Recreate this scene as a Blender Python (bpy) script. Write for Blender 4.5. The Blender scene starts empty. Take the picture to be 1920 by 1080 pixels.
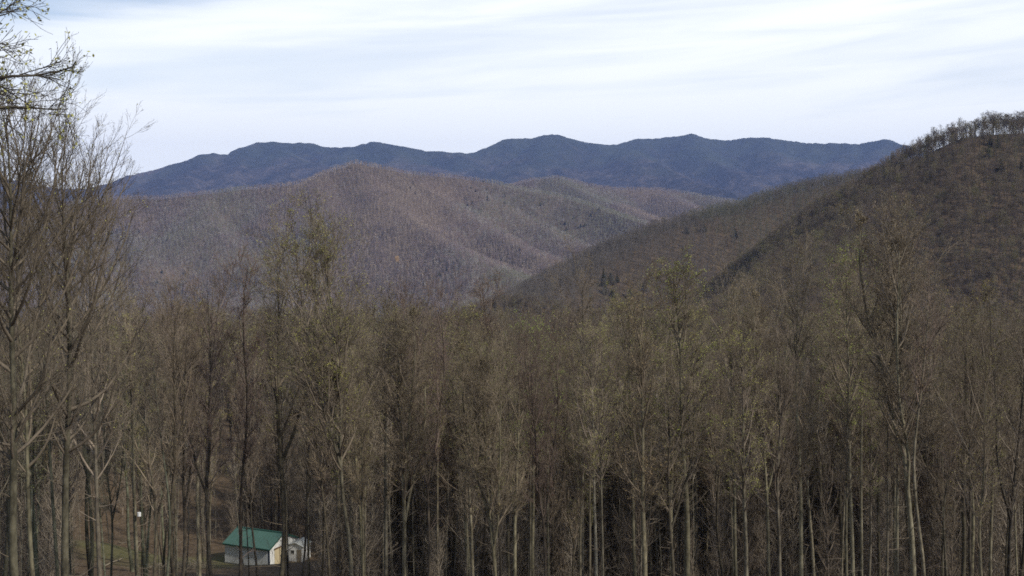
import bpy, math, random
import numpy as np
from mathutils import Vector, Matrix, Euler

# ------------------------------------------------------------------ camera, sky, sun, exposure
sc = bpy.context.scene
F = 2059.0                      # focal length in pixels of a 1920 px wide picture
HORIZ = 430.0
CZ = 60.0
PITCH = math.atan((540 - HORIZ) / F)
cam_d = bpy.data.cameras.new('camera'); cam = bpy.data.objects.new('camera', cam_d)
sc.collection.objects.link(cam); sc.camera = cam
cam_d.sensor_width = 36; cam_d.lens = 36 * F / 1920
cam_d.clip_start = 0.5; cam_d.clip_end = 60000
cam.location = (0, 0, CZ); cam.rotation_euler = (math.pi / 2 - PITCH, 0, 0)

SUN_EL, SUN_AZ = math.radians(40), math.radians(122)     # azimuth clockwise from +Y (straight ahead)
w = bpy.data.worlds.new('World'); sc.world = w; w.use_nodes = True
nt = w.node_tree; nt.nodes.clear(); N = nt.nodes.new; L = nt.links.new
def mathn(tree, op, a, b=None, c=None, clamp=False):
    n = tree.nodes.new('ShaderNodeMath'); n.operation = op; n.use_clamp = clamp
    for i, v in enumerate((a, b, c)):
        if v is None: continue
        if isinstance(v, (int, float)): n.inputs[i].default_value = v
        else: tree.links.new(v, n.inputs[i])
    return n.outputs[0]
out = N('ShaderNodeOutputWorld'); bg = N('ShaderNodeBackground'); bg.inputs[1].default_value = 0.1
sky = N('ShaderNodeTexSky'); sky.sky_type = 'NISHITA'; sky.sun_disc = False
sky.sun_elevation = SUN_EL; sky.sun_rotation = SUN_AZ; sky.altitude = 900; sky.air_density = 1.0; sky.dust_density = 0.6
tc = N('ShaderNodeTexCoord'); sp = N('ShaderNodeSeparateXYZ'); L(tc.outputs['Generated'], sp.inputs[0])
X, Y_, Z = sp.outputs
# thin stretched layers of cloud: low frequency sideways, high frequency upwards, rising slightly to the right
def cloud_noise(sx, sz, tilt, off, scale, detail, dist):
    v = mathn(nt, 'ADD', mathn(nt, 'MULTIPLY', Z, sz), mathn(nt, 'MULTIPLY', X, -tilt * sz))
    c = N('ShaderNodeCombineXYZ'); L(mathn(nt, 'MULTIPLY', X, sx), c.inputs[0]); L(mathn(nt, 'MULTIPLY', Y_, sx), c.inputs[1]); L(v, c.inputs[2])
    m = N('ShaderNodeVectorMath'); m.operation = 'ADD'; L(c.outputs[0], m.inputs[0]); m.inputs[1].default_value = off
    n = N('ShaderNodeTexNoise'); n.inputs['Scale'].default_value = scale; n.inputs['Detail'].default_value = detail
    n.inputs['Roughness'].default_value = 0.5; n.inputs['Distortion'].default_value = dist
    L(m.outputs[0], n.inputs['Vector']); return n.outputs['Fac']
n1 = cloud_noise(1.0, 9.0, 0.16, (3.1, 0.4, 1.7), 1.9, 5, 0.3)
n2 = cloud_noise(2.2, 26.0, 0.05, (7.7, 2.0, 4.1), 1.8, 9, 0.9)
mr = N('ShaderNodeMapRange'); mr.interpolation_type = 'SMOOTHSTEP'
L(mathn(nt, 'ADD', mathn(nt, 'MULTIPLY', n1, 0.62), mathn(nt, 'MULTIPLY', n2, 0.38)), mr.inputs['Value'])
mr.inputs['From Min'].default_value = 0.34; mr.inputs['From Max'].default_value = 0.60
mr.inputs['To Min'].default_value = 0.68; mr.inputs['To Max'].default_value = 1.0
# a gap of clearer blue high on the left, thicker white low down
gap = N('ShaderNodeMapRange'); gap.interpolation_type = 'SMOOTHSTEP'
gz = mathn(nt, 'ADD', mathn(nt, 'ADD', Z, mathn(nt, 'MAXIMUM', mathn(nt, 'MULTIPLY', X, -0.28), mathn(nt, 'MULTIPLY', X, 0.16))), mathn(nt, 'MULTIPLY', n2, 0.08))
L(gz, gap.inputs['Value']); gap.inputs['From Min'].default_value = 0.285; gap.inputs['From Max'].default_value = 0.34
gap.inputs['To Min'].default_value = 1.0; gap.inputs['To Max'].default_value = 0.25
fac = mathn(nt, 'MULTIPLY', mr.outputs[0], gap.outputs[0])
low = N('ShaderNodeMapRange'); L(Z, low.inputs['Value']); low.inputs['From Min'].default_value = 0.04; low.inputs['From Max'].default_value = 0.12
low.inputs['To Min'].default_value = 0.8; low.inputs['To Max'].default_value = 0.0
fac = mathn(nt, 'ADD', fac, low.outputs[0], clamp=True)
mx = N('ShaderNodeMix'); mx.data_type = 'RGBA'; L(fac, mx.inputs['Factor']); L(sky.outputs[0], mx.inputs['A'])
mx.inputs['B'].default_value = (9.8, 10.15, 10.4, 1)
L(mx.outputs['Result'], bg.inputs[0]); L(bg.outputs[0], out.inputs[0])

sd = bpy.data.lights.new('sun', 'SUN'); sd.energy = 3.2; sd.angle = math.radians(2.0); sd.color = (1.0, 0.94, 0.84)
sun = bpy.data.objects.new('sun', sd); sc.collection.objects.link(sun)
to_sun = Vector((math.sin(SUN_AZ) * math.cos(SUN_EL), math.cos(SUN_AZ) * math.cos(SUN_EL), math.sin(SUN_EL)))
sun.rotation_euler = to_sun.to_track_quat('Z', 'Y').to_euler(); sun.location = (0, 0, 900)

sc.view_settings.view_transform = 'Standard'; sc.view_settings.look = 'None'
sc.view_settings.exposure = 0.34; sc.view_settings.gamma = 1.0; sc.view_settings.use_curve_mapping = False
cy = sc.cycles
cy.max_bounces = 6; cy.diffuse_bounces = 4; cy.glossy_bounces = 1; cy.transmission_bounces = 1; cy.volume_bounces = 0
cy.use_denoising = False; cy.sample_clamp_direct = 3.0; cy.sample_clamp_indirect = 1.5; cy.pixel_filter_type = 'BLACKMAN_HARRIS'; cy.filter_width = 1.7; cy.transparent_max_bounces = 4; cy.caustics_reflective = False; cy.caustics_refractive = False

# ------------------------------------------------------------------ helpers
rng = np.random.default_rng(7); rnd = random.Random(7)
def pt(px, py, Y):
    """world point seen at pixel (px, py) of the photograph at forward distance Y"""
    a = (px - 960) / F; b = (540 - py) / F
    d = (a, math.cos(PITCH) + b * math.sin(PITCH), -math.sin(PITCH) + b * math.cos(PITCH))
    t = Y / d[1]
    return np.array([d[0] * t, Y, CZ + d[2] * t])
def pix(p):
    y = p[1]; z = p[2] - CZ
    dep = y * math.cos(PITCH) - z * math.sin(PITCH); up = y * math.sin(PITCH) + z * math.cos(PITCH)
    return 960 + F * p[0] / dep, 540 - F * up / dep
def tag(o, label=None, cat=None, group=None, kind=None):
    if label: o['label'] = label
    if cat: o['category'] = cat
    if group: o['group'] = group
    if kind: o['kind'] = kind
    return o
def mesh_from(name, V, Fc, mats, mi=None, smooth=True):
    """V (n,3); Fc list of (k,3) or (k,4) index arrays; mi: material index per array"""
    me = bpy.data.meshes.new(name)
    V = np.asarray(V, dtype=np.float32); me.vertices.add(len(V)); me.vertices.foreach_set('co', V.ravel())
    nl = sum(f.size for f in Fc); nf = sum(len(f) for f in Fc)
    me.loops.add(nl); me.polygons.add(nf)
    me.loops.foreach_set('vertex_index', np.concatenate([f.ravel() for f in Fc]).astype(np.int32))
    tot = np.concatenate([np.full(len(f), f.shape[1]) for f in Fc]); st = np.concatenate([[0], np.cumsum(tot)[:-1]])
    me.polygons.foreach_set('loop_start', st.astype(np.int32)); me.polygons.foreach_set('loop_total', tot.astype(np.int32))
    if mi is not None:
        me.polygons.foreach_set('material_index', np.concatenate([np.full(len(f), m) for f, m in zip(Fc, mi)]).astype(np.int32))
    me.polygons.foreach_set('use_smooth', np.full(nf, smooth))
    me.update(calc_edges=True)
    for m in mats: me.materials.append(m)
    return me
def link(name, me, parent=None, col=None):
    o = bpy.data.objects.new(name, me); (col or sc.collection).objects.link(o)
    if parent: o.parent = parent
    return o
def lattice(i, j, seed):
    h = (i.astype(np.int64) * 374761393 + j.astype(np.int64) * 668265263 + seed * 974634777) & 0x7fffffff
    h = ((h ^ (h >> 13)) * 1274126177) & 0x7fffffff
    return ((h ^ (h >> 16)) & 0xffff) / 65535.0
def vnoise(x, y, seed=0):
    i = np.floor(x); j = np.floor(y); u = x - i; v = y - j
    u = u * u * u * (u * (u * 6 - 15) + 10); v = v * v * v * (v * (v * 6 - 15) + 10)
    a = lattice(i, j, seed); b = lattice(i + 1, j, seed); c = lattice(i, j + 1, seed); d = lattice(i + 1, j + 1, seed)
    return (a * (1 - u) + b * u) * (1 - v) + (c * (1 - u) + d * u) * v
def fbm(x, y, seed=0, octv=4):
    s = 0; a = 0.5
    for k in range(octv):
        s = s + a * (vnoise(x * 2 ** k, y * 2 ** k, seed + k) - 0.5); a *= 0.5
    return s
def ridged(x, y, seed=0, octv=3):
    s = 0; a = 0.5
    for k in range(octv):
        s = s + a * (1 - np.abs(2 * vnoise(x * 2 ** k, y * 2 ** k, seed + k) - 1)); a *= 0.5
    return s

# ------------------------------------------------------------------ materials
def new_mat(name, rough=0.9):
    m = bpy.data.materials.new(name); m.use_nodes = True; t = m.node_tree
    b = t.nodes['Principled BSDF']; b.inputs['Roughness'].default_value = rough
    b.inputs['Specular IOR Level'].default_value = 0.2
    return m, t, b
def ramp(t, fac, stops):
    r = t.nodes.new('ShaderNodeValToRGB'); e = r.color_ramp.elements
    while len(e) < len(stops): e.new(0.5)
    for k, (p, c) in enumerate(stops): e[k].position = p; e[k].color = (*c, 1)
    t.links.new(fac, r.inputs[0]); return r.outputs[0]
def noise(t, scale, detail=4, vec=None, rough=0.55, coord='Object', stretch=None, dist=0.0):
    if vec is None:
        c = t.nodes.new('ShaderNodeTexCoord'); vec = c.outputs[coord]
    if stretch:
        m = t.nodes.new('ShaderNodeMapping'); m.inputs['Scale'].default_value = stretch; t.links.new(vec, m.inputs[0]); vec = m.outputs[0]
    n = t.nodes.new('ShaderNodeTexNoise'); n.inputs['Scale'].default_value = scale; n.inputs['Detail'].default_value = detail
    n.inputs['Roughness'].default_value = rough; n.inputs['Distortion'].default_value = dist
    t.links.new(vec, n.inputs['Vector']); return n.outputs['Fac']
def mixc(t, fac, a, b, mode='MIX'):
    n = t.nodes.new('ShaderNodeMix'); n.data_type = 'RGBA'; n.blend_type = mode
    for s, v in (('Factor', fac), ('A', a), ('B', b)):
        if isinstance(v, (int, float)): n.inputs[s].default_value = v
        elif isinstance(v, tuple): n.inputs[s].default_value = (*v, 1)
        else: t.links.new(v, n.inputs[s])
    return n.outputs['Result']
def bump(t, b, h, strength, dist):
    n = t.nodes.new('ShaderNodeBump'); n.inputs['Strength'].default_value = strength; n.inputs['Distance'].default_value = dist
    t.links.new(h, n.inputs['Height']); t.links.new(n.outputs[0], b.inputs['Normal'])
def oinfo(t): return t.nodes.new('ShaderNodeObjectInfo').outputs

def bark(name, dark, light, patch=0.5, tint=True, rand=0.35):
    m, t, b = new_mat(name)
    n = noise(t, 3.0, 5, stretch=(1, 1, 0.55), rough=0.7)
    n_b = noise(t, 1.1, 3, stretch=(1, 1, 0.5))
    s = mathn(t, 'ADD', mathn(t, 'MULTIPLY', n, 0.6), mathn(t, 'MULTIPLY', n_b, 0.4))
    c = ramp(t, s, [(patch - 0.1, dark), (patch + 0.1, light)])
    oi = oinfo(t)
    c = mixc(t, 1.0, c, oi['Color'], 'MULTIPLY')
    v = mathn(t, 'ADD', mathn(t, 'MULTIPLY', oi['Random'], rand), 1 - rand * 0.5)
    cc = t.nodes.new('ShaderNodeCombineXYZ')
    for i in range(3): t.links.new(v, cc.inputs[i])
    c = mixc(t, 1.0, c, cc.outputs[0], 'MULTIPLY')
    t.links.new(c, b.inputs['Base Color']); bump(t, b, n, 0.5, 0.03)
    return m
M = {}
M['bark_pale'] = bark('pale_mottled_bark', (0.075, 0.066, 0.048), (0.25, 0.225, 0.165), 0.52)
M['bark_dark'] = bark('dark_bark', (0.035, 0.029, 0.023), (0.115, 0.10, 0.072), 0.52)
M['twig'] = bark('brown_twig_bark', (0.12, 0.097, 0.074), (0.245, 0.20, 0.152), 0.5)
M['twig_red'] = bark('reddish_twig_bark', (0.12, 0.092, 0.074), (0.24, 0.185, 0.148), 0.5)
def leafm(name, cols):
    m, t, b = new_mat(name, 0.7)
    n = noise(t, 0.35, 2); n2 = noise(t, 6.0, 1)
    s = mathn(t, 'ADD', mathn(t, 'MULTIPLY', n, 0.5), mathn(t, 'MULTIPLY', n2, 0.5))
    c = ramp(t, s, [(0.3, cols[0]), (0.5, cols[1]), (0.7, cols[2])])
    c = mixc(t, 1.0, c, oinfo(t)['Color'], 'MULTIPLY')
    t.links.new(c, b.inputs['Base Color'])
    b.inputs['Subsurface Weight'].default_value = 0.0
    return m
M['leaf_yellow'] = leafm('yellow_green_young_leaf', [(0.20, 0.20, 0.06), (0.33, 0.33, 0.09), (0.38, 0.33, 0.11)])
M['leaf_brown'] = leafm('tan_bud', [(0.19, 0.14, 0.085), (0.28, 0.215, 0.125), (0.31, 0.27, 0.15)])
M['leaf_red'] = leafm('red_maple_bud', [(0.14, 0.06, 0.05), (0.20, 0.10, 0.075), (0.2, 0.13, 0.07)])
# mixed woodland, seen from far: one colour per tree from its own random value
def farwood(name, stops, rand_light=0.3):
    m, t, b = new_mat(name)
    c = ramp(t, oinfo(t)['Random'], stops)
    t.links.new(c, b.inputs['Base Color']); return m
M['far_twig'] = farwood('far_bare_woodland', [(0.0, (0.13, 0.09, 0.075)), (0.25, (0.21, 0.155, 0.125)), (0.5, (0.15, 0.12, 0.09)), (0.75, (0.24, 0.18, 0.14)), (0.93, (0.17, 0.16, 0.08)), (1.0, (0.27, 0.23, 0.15))])
M['far_tan'] = farwood('far_tan_woodland', [(0.0, (0.253, 0.194, 0.153)), (0.5, (0.353, 0.277, 0.218)), (1.0, (0.445, 0.364, 0.282))])  # tan, purple, green, grey far woods: lightened albedo stands in for extra haze
M['far_purple'] = farwood('far_purplish_woodland', [(0.0, (0.181, 0.133, 0.126)), (0.5, (0.266, 0.201, 0.190)), (1.0, (0.338, 0.260, 0.239))])
M['far_green'] = farwood('far_budding_woodland', [(0.0, (0.163, 0.163, 0.110)), (0.5, (0.260, 0.253, 0.166)), (1.0, (0.325, 0.297, 0.217))])
M['far_grey'] = farwood('far_grey_woodland', [(0.0, (0.214, 0.199, 0.173)), (0.5, (0.312, 0.284, 0.251)), (1.0, (0.441, 0.401, 0.347))])
M['back_green'] = farwood('ridge_budding_woodland', [(0.0, (0.092, 0.092, 0.063)), (0.5, (0.143, 0.139, 0.088)), (1.0, (0.185, 0.168, 0.118))])
M['back_grey'] = farwood('ridge_grey_woodland', [(0.0, (0.101, 0.088, 0.074)), (0.5, (0.151, 0.130, 0.109)), (1.0, (0.210, 0.181, 0.151))])
M['sapling'] = farwood('sapling_bark', [(0.0, (0.15, 0.12, 0.09)), (0.5, (0.25, 0.205, 0.155)), (1.0, (0.34, 0.29, 0.22))])
M['near_twig'] = farwood('ridge_bare_woodland', [(0.0, (0.108, 0.080, 0.058)), (0.3, (0.167, 0.127, 0.095)), (0.5, (0.130, 0.108, 0.078)), (0.8, (0.205, 0.157, 0.117)), (0.95, (0.162, 0.146, 0.070)), (1.0, (0.216, 0.184, 0.108))])
M['conifer'] = farwood('dark_evergreen', [(0.0, (0.045, 0.06, 0.04)), (1.0, (0.09, 0.11, 0.065))])

# ------------------------------------------------------------------ tree generator
def tubes(P, R, sides):
    """P (k,n,3), R (k,n) -> V, quads"""
    k, n, _ = P.shape
    T = np.gradient(P, axis=1); T /= np.linalg.norm(T, axis=2, keepdims=True) + 1e-9
    ref = np.where(np.abs(T[:, :1, 2:3]) > 0.9, np.array([[[1.0, 0, 0]]]), np.array([[[0, 0, 1.0]]]))
    A = np.cross(T, np.broadcast_to(ref, T.shape)); A /= np.linalg.norm(A, axis=2, keepdims=True) + 1e-9
    B = np.cross(T, A)
    an = np.arange(sides) * 2 * np.pi / sides
    V = P[:, :, None] + R[:, :, None, None] * (A[:, :, None] * np.cos(an)[None, None, :, None] + B[:, :, None] * np.sin(an)[None, None, :, None])
    idx = np.arange(k * n * sides).reshape(k, n, sides)
    nx = np.roll(idx, -1, axis=2)
    Q = np.stack([idx[:, :-1], nx[:, :-1], nx[:, 1:], idx[:, 1:]], axis=-1).reshape(-1, 4)
    return V.reshape(-1, 3), Q
def merge(parts):
    Vs, Qs, o = [], [], 0
    for V, Q in parts: Vs.append(V); Qs.append(Q + o); o += len(V)
    return np.concatenate(Vs), np.concatenate(Qs)
def norm(v): return v / (np.linalg.norm(v, axis=-1, keepdims=True) + 1e-9)
def sprout(P, R, D_len, cnt, tr, ang, length, n, r0, r1, up, wander, g, taper_len=0.6):
    """grow cnt children from every parent polyline. returns P,R of the children"""
    k, m, _ = P.shape
    t = g.uniform(tr[0], tr[1], (k, cnt)); t = np.sort(t, axis=1)
    f = t * (m - 1); i = np.minimum(f.astype(int), m - 2); fr = (f - i)[..., None]
    kk = np.arange(k)[:, None]
    S = P[kk, i] * (1 - fr) + P[kk, i + 1] * fr
    rad = (R[kk, i] * (1 - fr[..., 0]) + R[kk, i + 1] * fr[..., 0])
    D = norm(P[kk, i + 1] - P[kk, i])
    q = norm(np.cross(D, g.normal(size=D.shape)))
    a = g.normal(ang, ang * 0.22, t.shape)[..., None]
    d = norm(D * np.cos(a) + q * np.sin(a))
    ln = length * (1 - taper_len * t) * g.uniform(0.65, 1.25, t.shape)
    if D_len is not None: ln = ln * D_len[:, None]
    S = S.reshape(-1, 3); d = d.reshape(-1, 3); ln = ln.reshape(-1); rad = rad.reshape(-1)
    K = len(S); C = np.zeros((K, n, 3)); C[:, 0] = S
    for j in range(1, n):
        d = norm(d + np.array([0, 0, up]) + g.normal(0, wander, d.shape))
        C[:, j] = C[:, j - 1] + d * (ln / (n - 1))[:, None]
    ra = np.minimum(r0 * g.uniform(0.8, 1.2, K), rad * 0.8)
    RR = ra[:, None] * (1 - np.linspace(0, 1, n)[None]) + np.minimum(r1, ra)[:, None] * np.linspace(0, 1, n)[None]
    return C, RR, ln
TH = 24.0     # height of every template tree
def grow_tree(seed, crown0=0.5, spread=3.2, angle=0.75, up=0.22, n1=27, n2=6, n3=5, n4=3, trunk_r=0.15, wob=0.12, twig_r=0.006, fork=0, leaf=0.0, leaf_size=0.031, droop=0.0, shape='vase', len4=0.5, stubs=7, lop=None, lmin=0.55):
    g = np.random.default_rng(seed)
    lop = g.uniform(0.1, 0.4) if lop is None else lop; az0 = g.uniform(0, 6.28); n = 26; z = np.linspace(0, 1, n); hi = 0.88 if shape == 'vase' else 0.93
    def trunkline(bx, by, h0, h1, r):
        P = np.zeros((1, n, 3)); zz = h0 + (h1 - h0) * z
        P[0, :, 2] = zz * TH
        bend = lambda: sum(g.normal(0, wob * 2.6 / k) * np.sin(z * k * 2.6 + g.uniform(0, 6.28)) for k in (1, 2, 3, 5)) + np.cumsum(g.normal(0, wob * 0.10, n))
        wx = bend(); wy = bend()
        P[0, :, 0] = (wx - wx[0]); P[0, :, 1] = (wy - wy[0])
        R = (r * (1 - z) ** 0.8 + 0.012)[None]
        return P, R
    P0, R0 = trunkline(0, 0, 0, hi, trunk_r)
    R0[0, 0] *= 1.35
    trunks = [(P0, R0)]
    for fk in range(fork):      # co-dominant stems leaving the trunk
        i = int(n * g.uniform(crown0 * 0.9, crown0 * 1.5)); i = min(i, n - 5)
        P = np.zeros((1, n, 3)); s = P0[0, i]; a = g.uniform(0, 6.28) if fork > 2 else fk * 3.14 + g.uniform(-.7, .7)
        d = np.array([math.cos(a) * 0.30, math.sin(a) * 0.30, 1.0]); ln = (TH - s[2]) * g.uniform(0.85, 1.0)
        p = s.copy(); P[0, 0] = p
        for j in range(1, n):
            d = norm(d + np.array([0, 0, 0.09]) + g.normal(0, 0.05, 3)); p = p + d * ln / (n - 1); P[0, j] = p
        R = (R0[0, i] * 0.7 * (1 - z) ** 0.8 + 0.012)[None]
        trunks.append((P, R))
    TP = np.concatenate([a for a, b in trunks]); TR = np.concatenate([b for a, b in trunks])
    # primaries
    c = [crown0] + [0.12] * fork
    prim = []
    for q in range(len(trunks)):
        cnt = n1 if q == 0 else int(n1 * 0.6)
        if fork and q == 0: cnt = int(n1 * 0.7)
        P, R = TP[q:q + 1], TR[q:q + 1]
        t = np.sort(g.uniform(c[q], 0.98, cnt)) if q else c[q] + (0.985 - c[q]) * np.sort(g.uniform(0, 1, cnt) ** 1.2)
        f = t * (n - 1); i = np.minimum(f.astype(int), n - 2); fr = (f - i)[:, None]
        S = P[0, i] * (1 - fr) + P[0, i + 1] * fr; rad = R[0, i] * (1 - fr[:, 0]) + R[0, i + 1] * fr[:, 0]
        u = (t - c[q]) / (1 - c[q])
        if shape == 'vase': ll = np.minimum((TH - S[:, 2]) * 0.92, spread * 1.5 * (0.8 + 0.2 * np.sin(np.pi * u)))
        elif shape == 'round': ll = np.minimum((TH - S[:, 2]) * 1.1, spread * (0.55 + 0.75 * np.sin(np.pi * np.clip(0.15 + u * 0.7, 0, 1))))
        else: ll = spread * (1.0 - 0.6 * u)
        az = np.arange(cnt) * 2.399 + g.uniform(0, 0.9, cnt)
        ll = ll * g.uniform(lmin, 1.2, cnt) * (1.0 if q == 0 else 0.8) * (1 + lop * np.cos(az - az0))
        ll = np.minimum(ll, (TH - S[:, 2]) * 1.02 + 0.4)
        an = g.normal(angle, 0.13, cnt) * (1.1 - 0.35 * u)
        d = np.stack([np.cos(az) * np.sin(an), np.sin(az) * np.sin(an), np.cos(an)], 1)
        m = 8; C = np.zeros((cnt, m, 3)); C[:, 0] = S
        for j in range(1, m):
            d = norm(d + np.array([0, 0, up * (1.0 if j > 1 else 0.3) - droop]) + g.normal(0, 0.09, d.shape))
            C[:, j] = C[:, j - 1] + d * (ll / (m - 1))[:, None]
        ra = np.clip(0.017 + ll * 0.0108, 0.014, rad * 0.75)
        RR = ra[:, None] * (1 - np.linspace(0, 1, m)[None]) ** 0.8 + twig_r
        prim.append((C, RR, ll / spread))
    # dead stubs below the crown
    st = []
    if stubs:
        P, R = TP[:1], TR[:1]
        C, RR, _ = sprout(P, R, None, stubs, (0.12, crown0), 1.25, 1.7, 5, 0.022, 0.007, 0.06, 0.16, g)
        st = [(C, RR)]
        C2, R2, _ = sprout(C, RR, None, 3, (0.3, 1), 0.7, 0.7, 3, 0.01, 0.006, 0.05, 0.15, g); st.append((C2, R2))
    C1 = np.concatenate([a for a, b, l in prim]); R1 = np.concatenate([b for a, b, l in prim]); l1 = np.concatenate([l for a, b, l in prim])
    lv = [(C1, R1)]
    C2, R2, ln2 = sprout(C1, R1, l1, n2, (0.12, 0.97), 0.62, spread * 0.52, 5, 0.020, twig_r, up * 0.55, 0.10, g)
    lv.append((C2, R2))
    tips = [C2]
    if n3:
        C3, R3, ln3 = sprout(C2, R2, ln2 / (ln2.mean()), n3, (0.12, 1.0), 0.55, spread * 0.27, 4, 0.011, twig_r, up * 0.5, 0.12, g)
        lv.append((C3, R3)); tips.append(C3)
        if n4:
            C4, R4, _ = sprout(C3, R3, np.clip(ln3 / ln3.mean(), .35, 1.8), n4, (0.15, 1.0), 0.55, len4, 3, 0.008, twig_r * 0.8, up * 0.4, 0.12, g, 0.4)
            lv.append((C4, R4)); tips.append(C4)
    trunk = merge([tubes(TP, TR, 8)])
    br = merge([tubes(P, R, 5 if i == 0 else 3) for i, (P, R) in enumerate(lv)] + [tubes(P, R, 3) for P, R in st])
    lf = None
    if leaf > 0:
        E = tips[-1][:, -1]; E = np.concatenate([E, tips[-1][:, 1], tips[-2][:, -1]])
        E = E[g.random(len(E)) < leaf]
        # clusters thicker high in the crown
        K = len(E); a = norm(g.normal(size=(K, 3))); b = norm(np.cross(a, g.normal(size=(K, 3))))
        s = leaf_size * g.uniform(0.5, 1.35, K)[:, None]
        E = E + g.normal(0, 0.03, E.shape)
        V = np.stack([E - a * s, E + b * s * 0.6, E + a * s, E - b * s * 0.6], 1).reshape(-1, 3)
        lf = (V, np.arange(4 * K).reshape(K, 4))
    return trunk, br, lf

BARKS = {'pale': 'bark_pale', 'dark': 'bark_dark'}
TEMPL = {}
def template(key, trunk_mat, twig_mat, leaf_mat, **kw):
    tr, br, lf = grow_tree(**kw)
    d = dict(trunk=mesh_from('trunk_mesh', tr[0], [tr[1]], [M[trunk_mat]]),
             branches=mesh_from('branches_mesh', br[0], [br[1]], [M[twig_mat]]), lf=None, raw=(tr, br, lf), leaf=leaf_mat)
    if lf is not None: d['lf'] = mesh_from('leaves_mesh', lf[0], [lf[1]], [M[leaf_mat]], smooth=False)
    TEMPL[key] = d
# tall narrow trees with steep branches and young leaves
template('poplar1', 'bark_pale', 'twig', 'leaf_yellow', seed=11, crown0=0.50, spread=2.9, angle=0.5, up=0.13, leaf=0.85, wob=0.07)
template('poplar2', 'bark_pale', 'twig', 'leaf_brown', seed=12, crown0=0.40, spread=2.6, angle=0.5, up=0.13, leaf=0.4, wob=0.06)
template('poplar3', 'bark_dark', 'twig', 'leaf_yellow', seed=13, crown0=0.48, spread=2.6, angle=0.46, up=0.13, leaf=0.35, fork=1, wob=0.09)
template('poplar4', 'bark_pale', 'twig', 'leaf_brown', seed=14, crown0=0.42, spread=3.2, angle=0.5, up=0.12, leaf=0.45, fork=3, wob=0.09, n1=30)
template('poplar5', 'bark_pale', 'twig', 'leaf_yellow', seed=15, crown0=0.34, spread=2.5, angle=0.55, up=0.15, leaf=0.3, wob=0.10)
template('poplar6', 'bark_dark', 'twig', 'leaf_brown', seed=16, crown0=0.56, spread=3.1, angle=0.55, up=0.15, leaf=0.3, wob=0.12, fork=1)
template('fan', 'bark_pale', 'twig', 'leaf_yellow', seed=17, crown0=0.42, spread=4.1, angle=0.52, up=0.16, leaf=0.7, fork=2, wob=0.12, n1=38, trunk_r=0.11)
# spreading bare trees
template('broad1', 'bark_dark', 'twig', 'leaf_brown', seed=21, crown0=0.40, spread=4.0, angle=0.8, up=0.17, leaf=0.06, shape='round', wob=0.12)
template('broad2', 'bark_dark', 'twig_red', 'leaf_red', seed=22, crown0=0.42, spread=3.5, angle=0.62, up=0.15, leaf=0.15, shape='round', fork=2, wob=0.09)
template('broad3', 'bark_pale', 'twig', 'leaf_brown', seed=23, crown0=0.46, spread=3.8, angle=0.7, up=0.18, leaf=0.1, fork=1, wob=0.14)
template('broad4', 'bark_dark', 'twig', 'leaf_brown', seed=24, crown0=0.32, spread=3.6, angle=0.66, up=0.16, leaf=0.1, shape='round', fork=1, wob=0.16)
# slim poles with small crowns
template('slim1', 'bark_pale', 'twig', 'leaf_yellow', seed=31, crown0=0.6, spread=1.8, angle=0.48, up=0.13, leaf=0.35, n1=20, trunk_r=0.11, n3=4, wob=0.06)
template('slim2', 'bark_dark', 'twig_red', 'leaf_red', seed=32, crown0=0.45, spread=2.0, angle=0.5, up=0.15, leaf=0.2, n1=22, trunk_r=0.09, n3=4, wob=0.10)
template('slim3', 'bark_dark', 'twig', 'leaf_brown', seed=33, crown0=0.38, spread=2.2, angle=0.52, up=0.15, leaf=0.2, n1=22, trunk_r=0.11, n3=4, fork=1, wob=0.10)
template('slim4', 'bark_pale', 'twig', 'leaf_brown', seed=34, crown0=0.44, spread=1.6, angle=0.42, up=0.11, leaf=0.35, n1=20, trunk_r=0.10, n3=4, wob=0.05)
template('slim5', 'bark_pale', 'twig_red', 'leaf_brown', seed=37, crown0=0.66, spread=2.1, angle=0.6, up=0.15, leaf=0.2, n1=16, trunk_r=0.10, n3=4, wob=0.12)
template('crest1', 'bark_dark', 'twig', 'leaf_brown', seed=35, crown0=0.22, spread=5.2, angle=0.62, up=0.10, n1=26, n2=6, n3=5, n4=0, twig_r=0.018, fork=2, leaf=0.0)
template('crest2', 'bark_dark', 'twig', 'leaf_brown', seed=36, crown0=0.3, spread=5.0, angle=0.7, up=0.12, n1=24, n2=6, n3=5, n4=0, twig_r=0.018, fork=3, leaf=0.0)
# the big one at the left edge, bare fine twigs against the sky
template('edge', 'bark_pale', 'twig', 'leaf_yellow', seed=41, crown0=0.40, spread=4.7, angle=0.85, up=0.26, lop=0.05, lmin=0.8, n1=42, n2=7, n3=6, n4=4, leaf=0.06, leaf_size=0.03, trunk_r=0.18, fork=0, len4=0.34, twig_r=0.0045, shape='round', wob=0.08)
# leafy boughs reaching in from outside the frame
template('overhang', 'bark_dark', 'bark_dark', 'leaf_yellow', seed=48, crown0=0.75, spread=3.5, angle=1.35, up=0.04, lop=0.0, lmin=0.8, n1=40, n2=7, n3=6, n4=3, leaf=0.5, leaf_size=0.045, trunk_r=0.2, len4=0.28, shape='flat')

def combined(name, key, kw, col, mats):
    tr, br, lf = grow_tree(**kw) if kw else TEMPL[key]['raw']
    V = [tr[0], br[0]]; Q = [tr[1], br[1] + len(tr[0])]; mi = [0, 1]
    if lf is not None: V.append(lf[0]); Q.append(lf[1] + len(tr[0]) + len(br[0])); mi.append(2)
    me = mesh_from(name, np.concatenate(V), Q, mats, mi)
    return link(name, me, None, col)

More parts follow.
